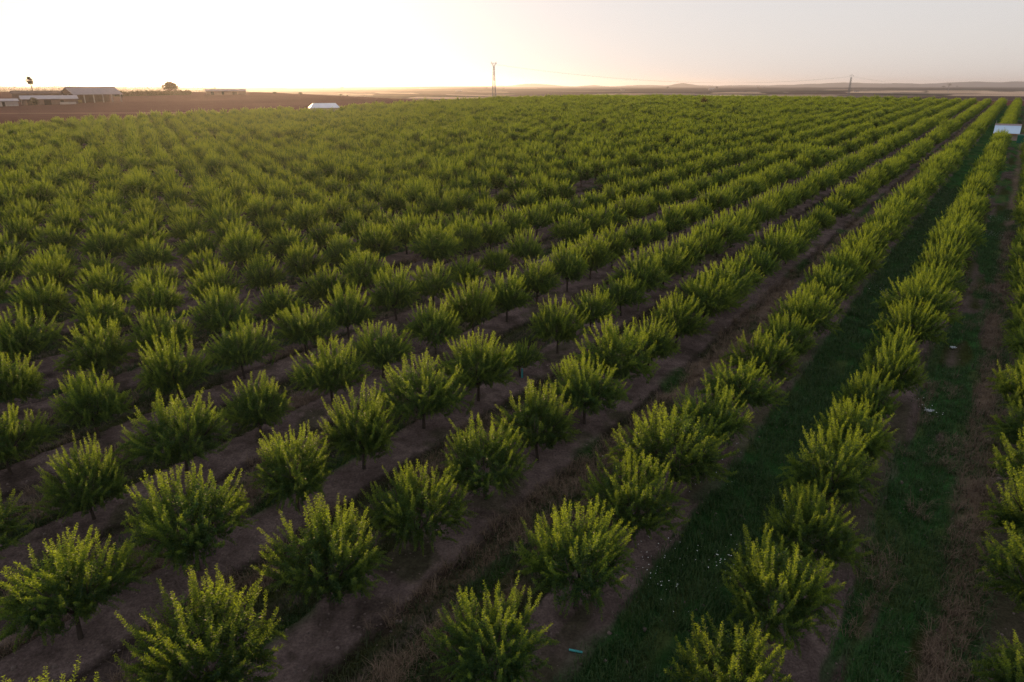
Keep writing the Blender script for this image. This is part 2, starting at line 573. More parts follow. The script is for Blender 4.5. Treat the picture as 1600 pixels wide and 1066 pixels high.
def make_crown(seed, name, hr=1.8, top=4.0, shoots=330, mat=LEAF, leaf=(.068, .120), upright=.5):
    """A pruned vase-shaped orchard crown: leafy shoots radiating from scaffold limbs."""
    rng = np.random.default_rng(seed)
    Pl, Dl, Ll, Tl = [], [], [], []
    lob = rng.uniform(0, 6.28, 3)
    limb_a = rng.uniform(0, 6.28) + np.arange(7) * 2 * np.pi / 7 + rng.normal(0, .25, 7)
    nf = int(shoots * .46)
    cz = 1.66
    for q in range(shoots):
        finger = q < nf                                  # long leafy shoots that stand out of the crown
        az = (limb_a[rng.integers(7)] + rng.normal(0, .45)) if q % 3 else rng.uniform(0, 6.28)
        ct = rng.uniform(-.35, 1.0) if finger else rng.uniform(-.85, .95)
        th = math.acos(ct)
        k = 1 if finger else rng.uniform(.45, .80)
        rh = hr * (1 + .09 * math.sin(2 * az + lob[0]) + .09 * math.sin(3 * az + lob[1])) * rng.uniform(.90, 1.14) * k
        up = (top - cz) * rng.uniform(.86, 1.12) * k
        o = np.array([math.sin(th) * math.cos(az), math.sin(th) * math.sin(az), ct])
        tip = np.array([o[0] * rh, o[1] * rh, cz + ct * (up if ct > 0 else 1.12 * k)])
        jit = rng.normal(0, .17 if finger else .30, 3)
        if ct > .12:
            d = o * .75 + np.array([0, 0, .42]) + jit
        else:
            d = np.array([o[0], o[1], 0]) * .9 + np.array([0, 0, -.30]) + jit
        d /= np.linalg.norm(d)
        ln = rng.uniform(.75, 1.3) if finger else rng.uniform(.35, .75)
        if finger and ct > .5 and rng.random() < .35:
            tip = tip + d * rng.uniform(.1, .4); ln += .3    # water shoots standing above the dome
        st = tip - d * ln
        bend = np.array([0, 0, upright if ct > .1 else -.4]) + rng.normal(0, .25, 3)
        m = max(8, int(ln / (.0052 if finger else .0115)))
        t = (np.arange(m) + rng.uniform(0, 1, m) * .8) / m
        ctrl = (st + tip) / 2 - bend * ln * .28
        P = ((1 - t) ** 2)[:, None] * st + (2 * t * (1 - t))[:, None] * ctrl + (t ** 2)[:, None] * tip
        T = (2 * (1 - t))[:, None] * (ctrl - st) + (2 * t)[:, None] * (tip - ctrl)
        T /= np.linalg.norm(T, axis=1)[:, None]
        ref = np.array([.3, .5, .8]); s1 = np.cross(T, ref); s1 /= np.linalg.norm(s1, axis=1)[:, None]
        s2 = np.cross(T, s1)
        ph = np.arange(m) * 2.4 + rng.uniform(0, 6) + rng.normal(0, .5, m)
        rad = s1 * np.cos(ph)[:, None] + s2 * np.sin(ph)[:, None]
        op = rng.uniform(.7, 1.3, m) if finger else rng.uniform(.6, 1.5, m)
        D = T * np.cos(op)[:, None] + rad * np.sin(op)[:, None] + np.array([0, 0, -.15])
        D /= np.linalg.norm(D, axis=1)[:, None]
        P = P + rng.normal(0, .012, P.shape)
        L = rng.uniform(leaf[0], leaf[1], m) * ((.92 - .42 * t ** 4) if finger else 1.35)
        tone = np.clip(.10 + (.78 * t ** 1.3 * (.5 + .5 * max(ct, 0)) if finger else 0) + rng.normal(0, .12, m), 0, 1)  # pale young tips; upper shoots lightened further, sunlit tops put into the tone
        Pl.append(P); Dl.append(D); Ll.append(L); Tl.append(tone)
    P = np.concatenate(Pl); D = np.concatenate(Dl); L = np.concatenate(Ll); T = np.concatenate(Tl)
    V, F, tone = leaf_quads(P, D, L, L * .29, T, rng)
    return np_mesh(name, V, F, 4, mat, {'tone': tone})


def make_trunk(seed, name, top=4.0, hr=1.8):
    rng = random.Random(seed)
    mb = MB()
    lean = (rng.uniform(-.08, .08), rng.uniform(-.08, .08))
    fork = Vector((lean[0], lean[1], .95))
    mb.tube([(0, 0, -.25), (0, 0, .05), (lean[0] * .5, lean[1] * .5, .5), fork], [.11, .085, .068, .065], 9)
    n = 5
    a0 = rng.uniform(0, 6.28)
    for k in range(n):
        a = a0 + k * 2 * math.pi / n + rng.uniform(-.25, .25)
        r = hr * rng.uniform(.5, .75)
        tip = Vector((math.cos(a) * r, math.sin(a) * r, top * rng.uniform(.58, .8)))
        mid = fork.lerp(tip, .5) + Vector((math.cos(a) * .14, math.sin(a) * .14, -.08))
        mb.tube([fork - Vector((0, 0, .06)), fork.lerp(mid, .5) + Vector((0, 0, -.03)), mid, tip], [.045, .036, .026, .01], 6)
        for e in (-.6, .6):
            t2 = mid + Vector((math.cos(a + e) * r * .5, math.sin(a + e) * r * .5, top * .2 * rng.uniform(.4, 1.2)))
            mb.tube([mid, mid.lerp(t2, .5) + Vector((0, 0, .03)), t2], [.02, .015, .006], 5)
    me = bpy.data.meshes.new(name)
    mb.bm.to_mesh(me); mb.bm.free()
    me.materials.append(BARK)
    for p in me.polygons: p.use_smooth = True
    return me


NV = 12
SHAPES = [(1.92, 3.7, .5), (1.80, 3.8, .6), (2.05, 3.5, .4), (1.85, 3.9, .55), (1.98, 3.55, .35), (1.76, 3.65, .6), (2.0, 3.75, .5), (1.92, 3.45, .45), (1.86, 3.6, .3), (1.98, 3.85, .5), (1.7, 3.5, .6), (2.1, 3.65, .4)]
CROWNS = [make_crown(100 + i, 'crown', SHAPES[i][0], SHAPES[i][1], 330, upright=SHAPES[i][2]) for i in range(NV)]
TRUNKS = [make_trunk(200 + i, 'trunk', SHAPES[i][1], SHAPES[i][0]) for i in range(NV)]


# ------------------------------------------------------------------ where the orchard trees stand
def project(p):
    x, y, z = p[0], p[1], p[2] - CAM_H
    c, s = math.cos(PITCH), math.sin(PITCH)
    zc = y * c - z * s
    if zc < .5: return None
    yc = y * s + z * c
    return 800 + FPX * x / zc, 533 - FPX * yc / zc, zc


SMALL = {(3, 7): .58}              # the young replacement tree
GAPS = {(4, 37), (2, 42), (2, 43), (5, 13), (7, 20), (6, 9)}
PHASE = {-1: 3.0, 0: 2.1, 1: 3.75, 2: 3.0, 5: .4}
SHIFT = {-1: .35, 0: -.5, 1: -.15, 2: -.3, 5: -.5}
def dying_spot():
    p = ground_at_pixel(1100, 170, 60)
    s_, u_ = su(p.x, p.y)
    return xy(s_, round((U0 - u_) / ROW_W) * -ROW_W + U0)


DYING = dying_spot()
trees = []
for k in range(ROW_MIN, ROW_MAX + 1):
    phase = 4.95 - 0.98 * k
    phase = PHASE.get(k, phase) % TREE_S
    for i in range(0, 110):
        s = phase + TREE_S * i + random.gauss(0, .16)
        u = U0 - k * ROW_W + SHIFT.get(k, 0) * max(0, 1 - s / 120) + random.gauss(0, .12)
        sc = min(1.22, max(.78, random.gauss(.975, .08)))
        if random.random() < .04 and k > 1: sc *= .72
        var = random.randrange(NV); rz = random.uniform(0, 6.28)
        miss = random.random() < (.012 if k > 1 else 0)
        sc = SMALL.get((k, i), sc)
        if s > S_MAX or miss or (k, i) in GAPS: continue
        if k == 0 and 200 < s < 228: continue            # the hut stands here
        if k == -1 and 196 < s < 220: continue
        x, y = xy(s, u)
        if y < 4: continue
        if math.hypot(x - DYING[0], y - DYING[1]) < 2.9: continue
        if 245 < y < 305 and -.305 < x / y < -.228 and y > 262: continue    # the greenhouse stands here
        z = gz(x, y) - .02
        pc = project((x, y, z + 2.0))
        if pc is None: continue
        m = 2.3 * FPX / pc[2]
        if pc[0] < -m - 120 or pc[0] > 1600 + m + 120 or pc[1] > 1066 + m * 1.3 + 60: continue
        inview = -m * .75 < pc[0] < 1600 + m * .75 and pc[1] < 1066 + m * .85
        trees.append(dict(sv=(sc * random.uniform(.9, 1.1), sc * random.uniform(.9, 1.1), sc * random.uniform(.93, 1.07)), k=k, s=s, x=x, y=y, z=z, sc=sc, var=var, rz=rz, d=pc[2], inview=inview))
vis = sorted([t for t in trees if t['inview']], key=lambda t: t['d'] / t['sc'])[:300]
ids = {id(t) for t in vis}
ORD = ['first', 'second', 'third', 'fourth', 'fifth', 'sixth', 'seventh', 'eighth', 'ninth', 'tenth', 'eleventh', 'twelfth', 'thirteenth', 'fourteenth',
       'fifteenth', 'sixteenth', 'seventeenth', 'eighteenth', 'nineteenth', 'twentieth']


def nth(n):
    if n <= 20: return ORD[n - 1]
    tens = {2: 'twenty', 3: 'thirty', 4: 'forty', 5: 'fifty', 6: 'sixty', 7: 'seventy'}
    if n % 10 == 0: return tens[n // 10][:-1] + 'ieth'
    return tens[n // 10] + '-' + ORD[n % 10 - 1]


byrow = {}
for t in vis: byrow.setdefault(t['k'], []).append(t)
proto = {}
for k, lst in byrow.items():
    lst.sort(key=lambda t: t['s'])
    rowname = f"{nth(k)} row from grassy lane towards barn" if k >= 1 else f"{nth(1 - k)} row from grassy lane towards hut"
    for n, t in enumerate(lst):
        hgt = SHAPES[t['var']][1] * t['sc']
        look = 'young small' if t['sc'] < .66 else 'small' if hgt < 3.3 else 'tall' if hgt > 3.95 else 'broad' if SHAPES[t['var']][0] * t['sc'] > 1.98 else 'leafy'
        lab = f"{look} tree, {nth(n + 1)} from the near end, {rowname}"
        v = t['var']
        if v not in proto:
            root = thing('orchard_tree', lab, 'tree', (t['x'], t['y'], t['z']), t['rz'], 'orchard trees planted in rows')
            tr = link('trunk', TRUNKS[v], root)
            cr = link('crown', CROWNS[v], root)
            proto[v] = (root, tr, cr)
        else:
            root = proto[v][0].copy(); COL.objects.link(root)
            root.location = (t['x'], t['y'], t['z']); root.rotation_euler = (0, 0, t['rz'])
            root['label'] = lab
            for ch in proto[v][1:]:
                c = ch.copy(); COL.objects.link(c); c.parent = root
        root.scale = t['sv']


def build_far_trees():
    rest = [t for t in trees if id(t) not in ids]
    V = np.array([(t['x'], t['y'], t['z']) for t in rest])
    me = bpy.data.meshes.new('orchard_rows')
    me.vertices.add(len(V)); me.vertices.foreach_set('co', V.astype(np.float32).ravel())
    for nm, typ, key, prop in (('pick', 'INT', 'var', 'value'), ('turn', 'FLOAT', 'rz', 'value'), ('size', 'FLOAT_VECTOR', 'sv', 'vector')):
        a = me.attributes.new(nm, typ, 'POINT')
        a.data.foreach_set(prop, np.array([t[key] for t in rest], dtype=np.int32 if typ == 'INT' else np.float32).ravel())
    o = link('orchard_rows', me)
    ng = bpy.data.node_groups.new('plant_rows', 'GeometryNodeTree')
    ng.interface.new_socket('Geometry', in_out='INPUT', socket_type='NodeSocketGeometry')
    ng.interface.new_socket('Geometry', in_out='OUTPUT', socket_type='NodeSocketGeometry')
    n, l = ng.nodes, ng.links
    gi, go = n.new('NodeGroupInput'), n.new('NodeGroupOutput')
    jn = n.new('GeometryNodeJoinGeometry')
    for v in reversed(range(NV)):
        j2 = n.new('GeometryNodeJoinGeometry'); g2 = n.new('GeometryNodeGeometryToInstance')
        for ob in proto[v][1:]:
            oi = n.new('GeometryNodeObjectInfo'); oi.transform_space = 'ORIGINAL'
            oi.inputs['Object'].default_value = ob
            l.new(oi.outputs['Geometry'], j2.inputs[0])
        l.new(j2.outputs[0], g2.inputs[0]); l.new(g2.outputs[0], jn.inputs[0])
    ip = n.new('GeometryNodeInstanceOnPoints')
    ip.inputs['Pick Instance'].default_value = True
    def attr(nm, typ):
        a = n.new('GeometryNodeInputNamedAttribute'); a.data_type = typ; a.inputs['Name'].default_value = nm
        return a.outputs['Attribute']
    l.new(gi.outputs[0], ip.inputs['Points']); l.new(jn.outputs[0], ip.inputs['Instance'])
    l.new(attr('pick', 'INT'), ip.inputs['Instance Index'])
    cx = n.new('ShaderNodeCombineXYZ'); l.new(attr('turn', 'FLOAT'), cx.inputs['Z'])
    er = n.new('FunctionNodeEulerToRotation'); l.new(cx.outputs[0], er.inputs[0]); l.new(er.outputs[0], ip.inputs['Rotation'])
    l.new(attr('size', 'FLOAT_VECTOR'), ip.inputs['Scale'])
    l.new(ip.outputs[0], go.inputs[0])
    md = o.modifiers.new('plant_rows', 'NODES'); md.node_group = ng
    tag(o, 'thousands of green orchard trees in rows running up to the crest', 'trees', kind='stuff')


assert len(proto) == NV
build_far_trees()
print('TREES', len(trees), 'in view', sum(t['inview'] for t in trees))


# ------------------------------------------------------------------ generic foliage for other trees
def leaf_cloud(name, blobs, n, leaf, mat, seed, shell=.45):
    """Leaves filling a set of ellipsoids (cx, cy, cz, rx, ry, rz)."""
    rng = np.random.default_rng(seed)
    vol = np.array([b[3] * b[4] * b[5] for b in blobs]) ** .67
    pick = rng.choice(len(blobs), n, p=vol / vol.sum())
    B = np.array(blobs)[pick]
    d = rng.normal(size=(n, 3)); d /= np.linalg.norm(d, axis=1)[:, None]
    r = 1 - shell * rng.random(n) ** 1.5
    P = B[:, :3] + d * B[:, 3:] * (r * (1 + .12 * rng.normal(size=n)))[:, None]
    D = d + rng.normal(size=(n, 3)) * .8; D /= np.linalg.norm(D, axis=1)[:, None]
    L = rng.uniform(.6, 1.3, n) * leaf
    V, F, tone = leaf_quads(P, D, L, L * .6, np.clip(rng.normal(.4, .3, n), 0, 1), rng)
    return np_mesh(name, V, F, 4, mat, {'tone': tone})


def lone_tree(label, pos, width, height, seed, trunk_h=.3, name='lone_tree', n=900, group=None, flat=1.0):
    rng = random.Random(seed)
    t = thing(name, label, 'tree', pos, 0, group)
    th = height * trunk_h
    mb = MB()
    mb.tube([(0, 0, -.5), (0, 0, th * .6), (.05 * width, 0, th + height * .12)], [.05 * width, .035 * width, .028 * width], 7)
    for k in range(4):
        a = k * 1.57 + rng.uniform(-.4, .4)
        mb.tube([(0, 0, th * .8), (math.cos(a) * width * .15, math.sin(a) * width * .15, th + height * .12), (math.cos(a) * width * .3, math.sin(a) * width * .3, height * .62)], [.025 * width, .018 * width, .008 * width], 5)
    mb.build('trunk', BARK, t)
    blobs = []
    ch = height - th
    for k in range(9):
        a = rng.uniform(0, 6.28); rr = rng.uniform(.05, .32) * width
        blobs.append((math.cos(a) * rr, math.sin(a) * rr, th + ch * rng.uniform(.38, .66), width * rng.uniform(.16, .26), width * rng.uniform(.16, .26), ch * rng.uniform(.24, .36) * flat))
    link('crown', leaf_cloud('crown', blobs, n, width * .075, DARK_LEAF, seed), t)
    return t


# ------------------------------------------------------------------ the barn yard on the horizon
WALL_W = simple_mat('whitewashed_wall', (.34, .30, .28), .9, .18, .8)
WALL_D = simple_mat('brown_block_wall', (.16, .11, .09), .95, .25, .7)
ROOF_M = simple_mat('grey_metal_roof', (.22, .19, .21), .55, .12, .6, 0.0, .4)
ROOF_D = simple_mat('dark_tile_roof', (.12, .08, .07), .9, .2, .8)
ROOF_L = simple_mat('pale_sheet_roof', (.32, .29, .31), .5, .1, .6)
POST_M = simple_mat('concrete_post', (.38, .33, .31), .9, .15, 2)
STEEL = simple_mat('galvanised_steel', (.30, .29, .28), .55, .15, 3, .3)
DARK = simple_mat('dark_opening', (.02, .018, .017), .9, .1, 1)


def local_frame(px, py, Y, beta):
    """Ground point under a pixel column at distance Y and the rotation whose x axis runs screen-right and beta away."""
    p = pix(px, py, Y)
    az = math.atan2(p.x, p.y)
    return Vector((p.x, p.y, gz(p.x, p.y))), -az + beta, p


def build_barn():
    pos, rot, p = local_frame(117, 157, 372, R(32))
    L, Wd, eave, ridge = 26.0, 10.5, 4.5, 7.6
    t = thing('barn', 'open-fronted farm barn with long grey gable roof standing on concrete posts', 'barn', pos, rot)
    sl = (ridge - eave) / (Wd / 2)
    for sgn in (0, 1):
        y0, y1 = (-.6, Wd / 2) if sgn == 0 else (Wd / 2, Wd + .6)
        z0, z1 = (eave - .6 * sl, ridge) if sgn == 0 else (ridge, eave - .6 * sl)
        mb = MB().prism([(y0, z0), (y1, z1), (y1, z1 + .16), (y0, z0 + .16)], 'x', -.7, L + .7)
        n = 26
        for k in range(n + 1):
            x = -.68 + k * (L + 1.36) / n
            mb.prism([(y0, z0 + .165), (y1, z1 + .165), (y1, z1 + .22), (y0, z0 + .22)], 'x', x - .04, x + .04)
        mb.build('roof', ROOF_M, t)
    MB().prism([(Wd * .5 - .35, ridge + .10), (Wd * .5 + .35, ridge + .10), (Wd * .5, ridge + .34)], 'x', -.75, L + .75).build('ridge_cap', ROOF_D, t)
    MB().box(.1, L - .1, Wd - .25, Wd, -.5, eave - .05).build('back_wall', WALL_D, t)
    MB().prism([(.05, eave + .05), (Wd - .05, eave + .05), (Wd / 2, ridge - .1)], 'x', L - .3, L - .05).build('gable_wall', WALL_D, t)
    MB().prism([(.4, eave + .3), (Wd - .4, eave + .3), (Wd / 2, ridge - .1)], 'x', .05, .3).build('gable_wall', ROOF_D, t)
    for k in range(6):
        x = .3 + k * (L - .6) / 5
        MB().box(x - .22, x + .22, 0, .44, -.6, eave - .1).build('post', POST_M, t)
    for y in (Wd * .5, Wd - .5):
        MB().box(.08, .5, y - .22, y + .22, -.6, eave - .1).build('post', POST_M, t)
    MB().box(.05, L - .05, .02, .40, eave - .08, eave + .22).build('beam', POST_M, t)
    MB().box(4, 7.5, 6, 8, -.4, 1.6).build('fodder_stack', simple_mat('hay', (.3, .22, .1), .95, .3, 2), t)
    return t


build_barn()


def shed(name, label, px, py, Y, beta, L, Wd, h0, h1, roof, wall, doors=(), cat='shed', low=None):
    """Shed with a pitched roof; doors: list of (x0, x1, z1) openings in the front."""
    pos, rot, p = local_frame(px, py, Y, beta)
    t = thing(name, label, cat, pos, rot)
    MB().box(0, L, 0, Wd, -1, h0).build('wall', wall, t)
    MB().prism([(-.5, h0 + .03), (Wd / 2, h1), (Wd + .5, h0 + .03), (Wd + .5, h0 + .2), (Wd / 2, h1 + .18), (-.5, h0 + .2)], 'x', -.5, L + .5).build('roof', roof, t)
    for sx in (0.02, L - .22):
        MB().prism([(.1, h0 + .01), (Wd - .1, h0 + .01), (Wd / 2, h1 - .06)], 'x', sx, sx + .2).build('gable_wall', wall, t)
    for (x0, x1, z1) in doors:
        MB().box(x0, x1, -.06, .05, 0, z1).build('door', DARK, t)
    if low:
        MB().box(low[0], low[1], -.9, -.6, -1, low[2]).build('low_wall', WALL_W, t)
    return t


shed('long_shed', 'long low shed with pale metal roof and brown wall next to the barn', 34, 157, 352, R(4), 23.5, 7, 2.7, 4.3, ROOF_L, WALL_D, [(2, 4, 2.2), (9, 12, 2.3), (16, 17.4, 2.2)], low=(15.5, 22.5, 1.3))
shed('tiled_shed', 'dark roofed shed behind the long pale roofed shed', 20, 153, 385, R(2), 24, 8, 4.2, 5.6, ROOF_D, WALL_D, [(3, 5, 2.4)])
shed('white_hut', 'low whitewashed hut at the far end of the farm sheds', -6, 158, 340, R(8), 8.5, 5, 2.3, 3.3, ROOF_L, WALL_W, [(2, 3.2, 2.0)], cat='hut')
shed('stock_house', 'long low grey building alone in the glowing field beyond the hedge', 323, 150, 505, R(3), 26, 7, 2.3, 3.6, ROOF_M, WALL_D, [(3, 5, 1.9), (10, 11.5, 1.9), (17, 20, 1.9)], cat='building')


def build_low_roof():
    p = pix(484, 168, 276)
    pos = Vector((p.x, p.y, gz(p.x, p.y))); top = pix(500, 161.5, 279).z - pos.z
    az = math.atan2(p.x, p.y)
    t = thing('greenhouse', 'low white roofed greenhouse at the orchard edge below the brown field', 'greenhouse', pos, -az + R(6))
    L, Wd, h = 11.5, 7.0, top * .6
    MB().box(.2, L - .2, .2, Wd - .2, -.6, h).build('wall', WALL_W, t)
    # hipped white sheet roof
    MB().hull([(0, 0, h), (L, 0, h), (L, Wd, h), (0, Wd, h), (1.7, Wd * .5, top), (L - 1.2, Wd * .5, top)],
              [(0, 1, 5, 4), (1, 2, 5), (2, 3, 4, 5), (3, 0, 4), (3, 2, 1, 0)]).build('roof', simple_mat('white_sheet', (.62, .64, .70), .45, .08, .5), t)
    for k in range(6):
        x = .3 + k * (L - .6) / 5
        MB().box(x - .05, x + .05, .08, .19, -.5, h - .02).build('post', STEEL, t)


build_low_roof()


def build_hedge():
    p0, p1 = pix(180, 149, 470), pix(296, 149, 505)
    n = 40
    t = thing('hedge', 'long dark hedge between the barn and the round tree', 'hedge', (p0.x, p0.y, gz(p0.x, p0.y)))
    rng = random.Random(4)
    blobs = []; mb = MB()
    for k in range(n):
        f = k / (n - 1)
        x, y = (p1.x - p0.x) * f, (p1.y - p0.y) * f
        z = gz(p0.x + x, p0.y + y) - t.location.z
        h = rng.uniform(2.3, 3.3)
        blobs.append((x, y + rng.uniform(-.5, .5), z + h * .45, 1.5, 1.4, h * .55))
        mb.tube([(x, y, z - .4), (x + .1, y, z + h * .6)], [.09, .04], 5)
    mb.build('trunk', BARK, t)
    link('foliage', leaf_cloud('foliage', blobs, 20000, .5, DARK_LEAF, 8, .7), t)


build_hedge()


def solve_tree(label, px, y_top, w_px, Y, seed, **kw):
    p = pix(px, y_top, Y)
    g = gz(p.x, p.y)
    wid = w_px * abs(pix(px + 1, y_top, Y).x - p.x)
    return lone_tree(label, (p.x, p.y, g), wid, p.z - g, seed, **kw)


solve_tree('round dark tree alone above the far end of the hedge', 264, 128.3, 25, 500, 21, trunk_h=.36, n=2600)
solve_tree('low bush in front of the long shed wall', 51, 151.5, 16, 348, 22, trunk_h=.05, n=900, name='bush')


def build_palm():
    p = pix(46.5, 126, 400)
    g = gz(p.x, p.y); h = p.z - g
    t = thing('palm_tree', 'tall fan palm rising above the farm sheds', 'tree', (p.x, p.y, g))
    mb = MB()
    mb.tube([(.5, 0, -.5), (.4, 0, h * .3), (.15, 0, h * .7), (0, 0, h)], [.38, .30, .24, .26], 9)
    mb.build('trunk', BARK, t, smooth=True)
    rng = np.random.default_rng(3)
    V, F, T = [], [], []
    for k in range(95):
        az = rng.uniform(0, 6.28); el = rng.uniform(-1.1, 1.35)
        d = np.array([math.cos(az) * math.cos(el), math.sin(az) * math.cos(el), math.sin(el)])
        c = np.array([0, 0, h]) + d * rng.uniform(.25, 1.4)
        sd = np.cross(d, [0, 0, 1]); sd /= np.linalg.norm(sd) + 1e-6
        for j in range(11):
            a = (j - 5) * .26
            dd = d * math.cos(a) + sd * math.sin(a); dd[2] -= .18
            b = len(V); L = rng.uniform(1.0, 1.4); w = .2
            nn = np.cross(dd, sd) * .02
            V += [c - sd * w * .3, c + sd * w * .3, c + dd * L * .6 + sd * w + nn, c + dd * L, c + dd * L * .6 - sd * w - nn]
            F.append((b, b + 1, b + 2, b + 3)); F.append((b, b + 3, b + 4, b))
        b = len(V); w = .03
        V += [np.array([0, 0, h]) - sd * w, np.array([0, 0, h]) + sd * w, c + sd * w, c - sd * w]
        F.append((b, b + 1, b + 2, b + 3))
    F = [f if len(set(f)) == 4 else (f[0], f[1], f[2], f[2]) for f in F]
    me = bpy.data.meshes.new('crown')
    me.from_pydata([tuple(v) for v in V], [], [tuple(dict.fromkeys(f)) for f in F])
    me.materials.append(PALM_LEAF)
    me.attributes.new('tone', 'FLOAT', 'POINT')
    link('crown', me, t)


build_palm()

# ------------------------------------------------------------------ power line
def lattice(mb, base_w, top_w, h, n, r=.05):
    lv = [i / n for i in range(n + 1)]
    def w(f): return (base_w + (top_w - base_w) * f) / 2
    cs = [(-1, -1), (1, -1), (1, 1), (-1, 1)]
    for (a, b) in cs:
        mb.tube([(a * w(0), b * w(0), -.5), (a * w(1), b * w(1), h)], r * 1.3, 4)
    for i in range(n):
        f0, f1 = lv[i], lv[i + 1]
        for k in range(4):
            a, b = cs[k], cs[(k + 1) % 4]
            if i % 2: a, b = b, a
            mb.tube([(a[0] * w(f0), a[1] * w(f0), f0 * h), (b[0] * w(f1), b[1] * w(f1), f1 * h)], r * .8, 4)
            mb.tube([(cs[k][0] * w(f1), cs[k][1] * w(f1), f1 * h), (cs[(k + 1) % 4][0] * w(f1), cs[(k + 1) % 4][1] * w(f1), f1 * h)], r * .7, 4)


def pylon(label, px, y_top, Y, rot, base_w=2.2, fork=True):
    p = pix(px, y_top, Y); g = gz(p.x, p.y); h = p.z - g
    t = thing('pylon', label, 'pylon', (p.x, p.y, g), rot, 'pylons of the power line')
    mb = MB(); lattice(mb, base_w, .75, h - 2.6, 13, .085)
    mb.build('tower', STEEL, t)
    arms = MB()
    if not fork:
        arms.tube([(-1.0, 0, h - .9), (0, 0, h), (1.0, 0, h - .9)], .07, 5)
    for sg in (-1, 1) if fork else ():
        arms.tube([(sg * .35, 0, h - 2.6), (sg * 1.5, 0, h - .4), (sg * 1.6, 0, h)], [.13, .11, .09], 5)
        arms.tube([(sg * .35, 0, h - 3.8), (sg * 1.35, 0, h - .9)], .07, 5)
    arms.tube([(-1.9, 0, h - 1.0), (1.9, 0, h - 1.0)], .11 if fork else .06, 5)
    arms.build('crossarm', STEEL, t)
    for sx in (-1.8, 0, 1.8):
        ins = MB(); ins.tube([(sx, 0, h - 1.0), (sx, 0, h - 1.25), (sx, 0, h - 1.5), (sx, 0, h - 1.8)], [.05, .13, .13, .05], 7)
        ins.build('insulator', WALL_W, t)
    return t, p, h, g


P1 = pylon('slender lattice power pylon with a forked top behind the middle of the orchard', 771.5, 96, 470, R(12), 2.3)
P2 = pylon('shorter dark lattice power pylon in front of the straw coloured hills', 1331, 116, 640, R(10), 1.7, False)
P3 = pylon('tiny distant power pylon beside the far round tree', 1484, 130.5, 2300, R(10), 2.0, False)


def cable(a, b, sag, label):
    mid = []
    for i in range(41):
        f = i / 40
        q = a.lerp(b, f); q.z -= sag * 4 * f * (1 - f)
        mid.append(q)
    o = MB().tube(mid, .018, 5).build('power_cable', STEEL)
    tag(o, label, 'cable', 'power line cables')


def arm_end(P, rot, sx):
    p = P[1]
    return Vector((p.x + math.cos(rot) * sx, p.y + math.sin(rot) * sx, p.z - 1.8))


for sx, nm in ((-1.8, 'the barn end'), (0, 'the middle'), (1.8, 'the hut end')):
    cable(arm_end(P1, R(12), sx), arm_end(P2, R(10), sx), 8.0, f'thin sagging power cable from {nm} of the forked pylon crossarm')
    cable(arm_end(P2, R(10), sx), arm_end(P3, R(10), sx), 7.0, f'thin power cable running to the far pylon from {nm} of the shorter crossarm')

# ------------------------------------------------------------------ trees and farmhouses of the plain
def plain_tree(label, px, py, w_px, hr, seed, Y=None):
    p = ground_at_pixel(px, py, 560) if Y is None else Vector((pix(px, py, Y).x, Y, 0))
    p.z = gz(p.x, p.y)
    wid = w_px * p.y * abs(pix(px + 1, py, 1).x - pix(px, py, 1).x)
    lone_tree(label, p, wid, wid * hr, seed, trunk_h=.18, n=420, group='lone trees on the plain')


for i, (px, py, w, hr, lab) in enumerate([
        (535, 140.5, 7.0, .75, 'round tree on the hazy skyline straight above the greenhouse'),
        (440, 140.2, 4.0, .7, 'small hazy tree on the skyline above the pale stubble'),
        (506, 141.0, 3.0, .9, 'tiny hazy tree on the skyline next to the round one'),
        (760, 140.8, 4.0, 1.3, 'narrow dark tree close beside the forked pylon'),
        (787, 141.0, 5.0, .6, 'low flat tree on the plain just behind the forked pylon'),
        (1043, 140.3, 6.0, .8, 'dark round tree on the plain below the slope of the pointed hill'),
        (1120, 140.0, 6.0, .8, 'dark round tree beyond the white farmhouse'),
        (1184, 139.5, 4.0, .8, 'small dark tree at the foot of the long straw field'),
        (1194, 138.6, 3.0, 1.0, 'tiny upright dark tree beside the long straw field'),
        (1482, 136.5, 7.5, .95, 'tall dark tree on the plain above the pale hill'),
        (1474, 137.0, 7.0, .35, 'low dark thicket touching the tall tree on the pale hill'),
        (1495, 136.5, 4.0, .6, 'small tree on the skyline past the tall dark tree'),
        (470, 152.0, 9.0, .4, 'broad low bush by the pale stubble strip'),
        (533, 151.0, 6.0, .6, 'dark bush in the valley above the greenhouse'),
        (543, 151.2, 4.0, .7, 'small dark bush beside the valley bush above the greenhouse'),
        (570, 150.6, 3.5, .6, 'little bush at the end of the valley stubble'),
        (430, 150.8, 8.0, .4, 'hazy low bush in the glowing valley')]):
    plain_tree(lab, px, py, w, hr, 300 + i)


def build_treeline():
    rng = random.Random(77)
    blobs = []
    for k in range(130):
        px = -60 + 400 * k / 129 + rng.uniform(-3, 3)
        if 285 < px < 300: continue
        p = pix(px, 134.2 + 1.2 * math.sin(px / 23) + rng.uniform(-.6, 1.6) + (1.2 if px > 240 else 0), rng.uniform(1150, 1400))
        g = gz(p.x, p.y); h = max(4.0, p.z - g)
        blobs.append((p.x, p.y, g + h * .45, rng.uniform(6, 10), 6, h * .55))
    o = link('treeline', leaf_cloud('treeline', blobs, 16000, 1.5, DARK_LEAF, 17, .7))
    tag(o, 'hazy line of far woods on the horizon behind the farm', 'woods', kind='stuff')


build_treeline()


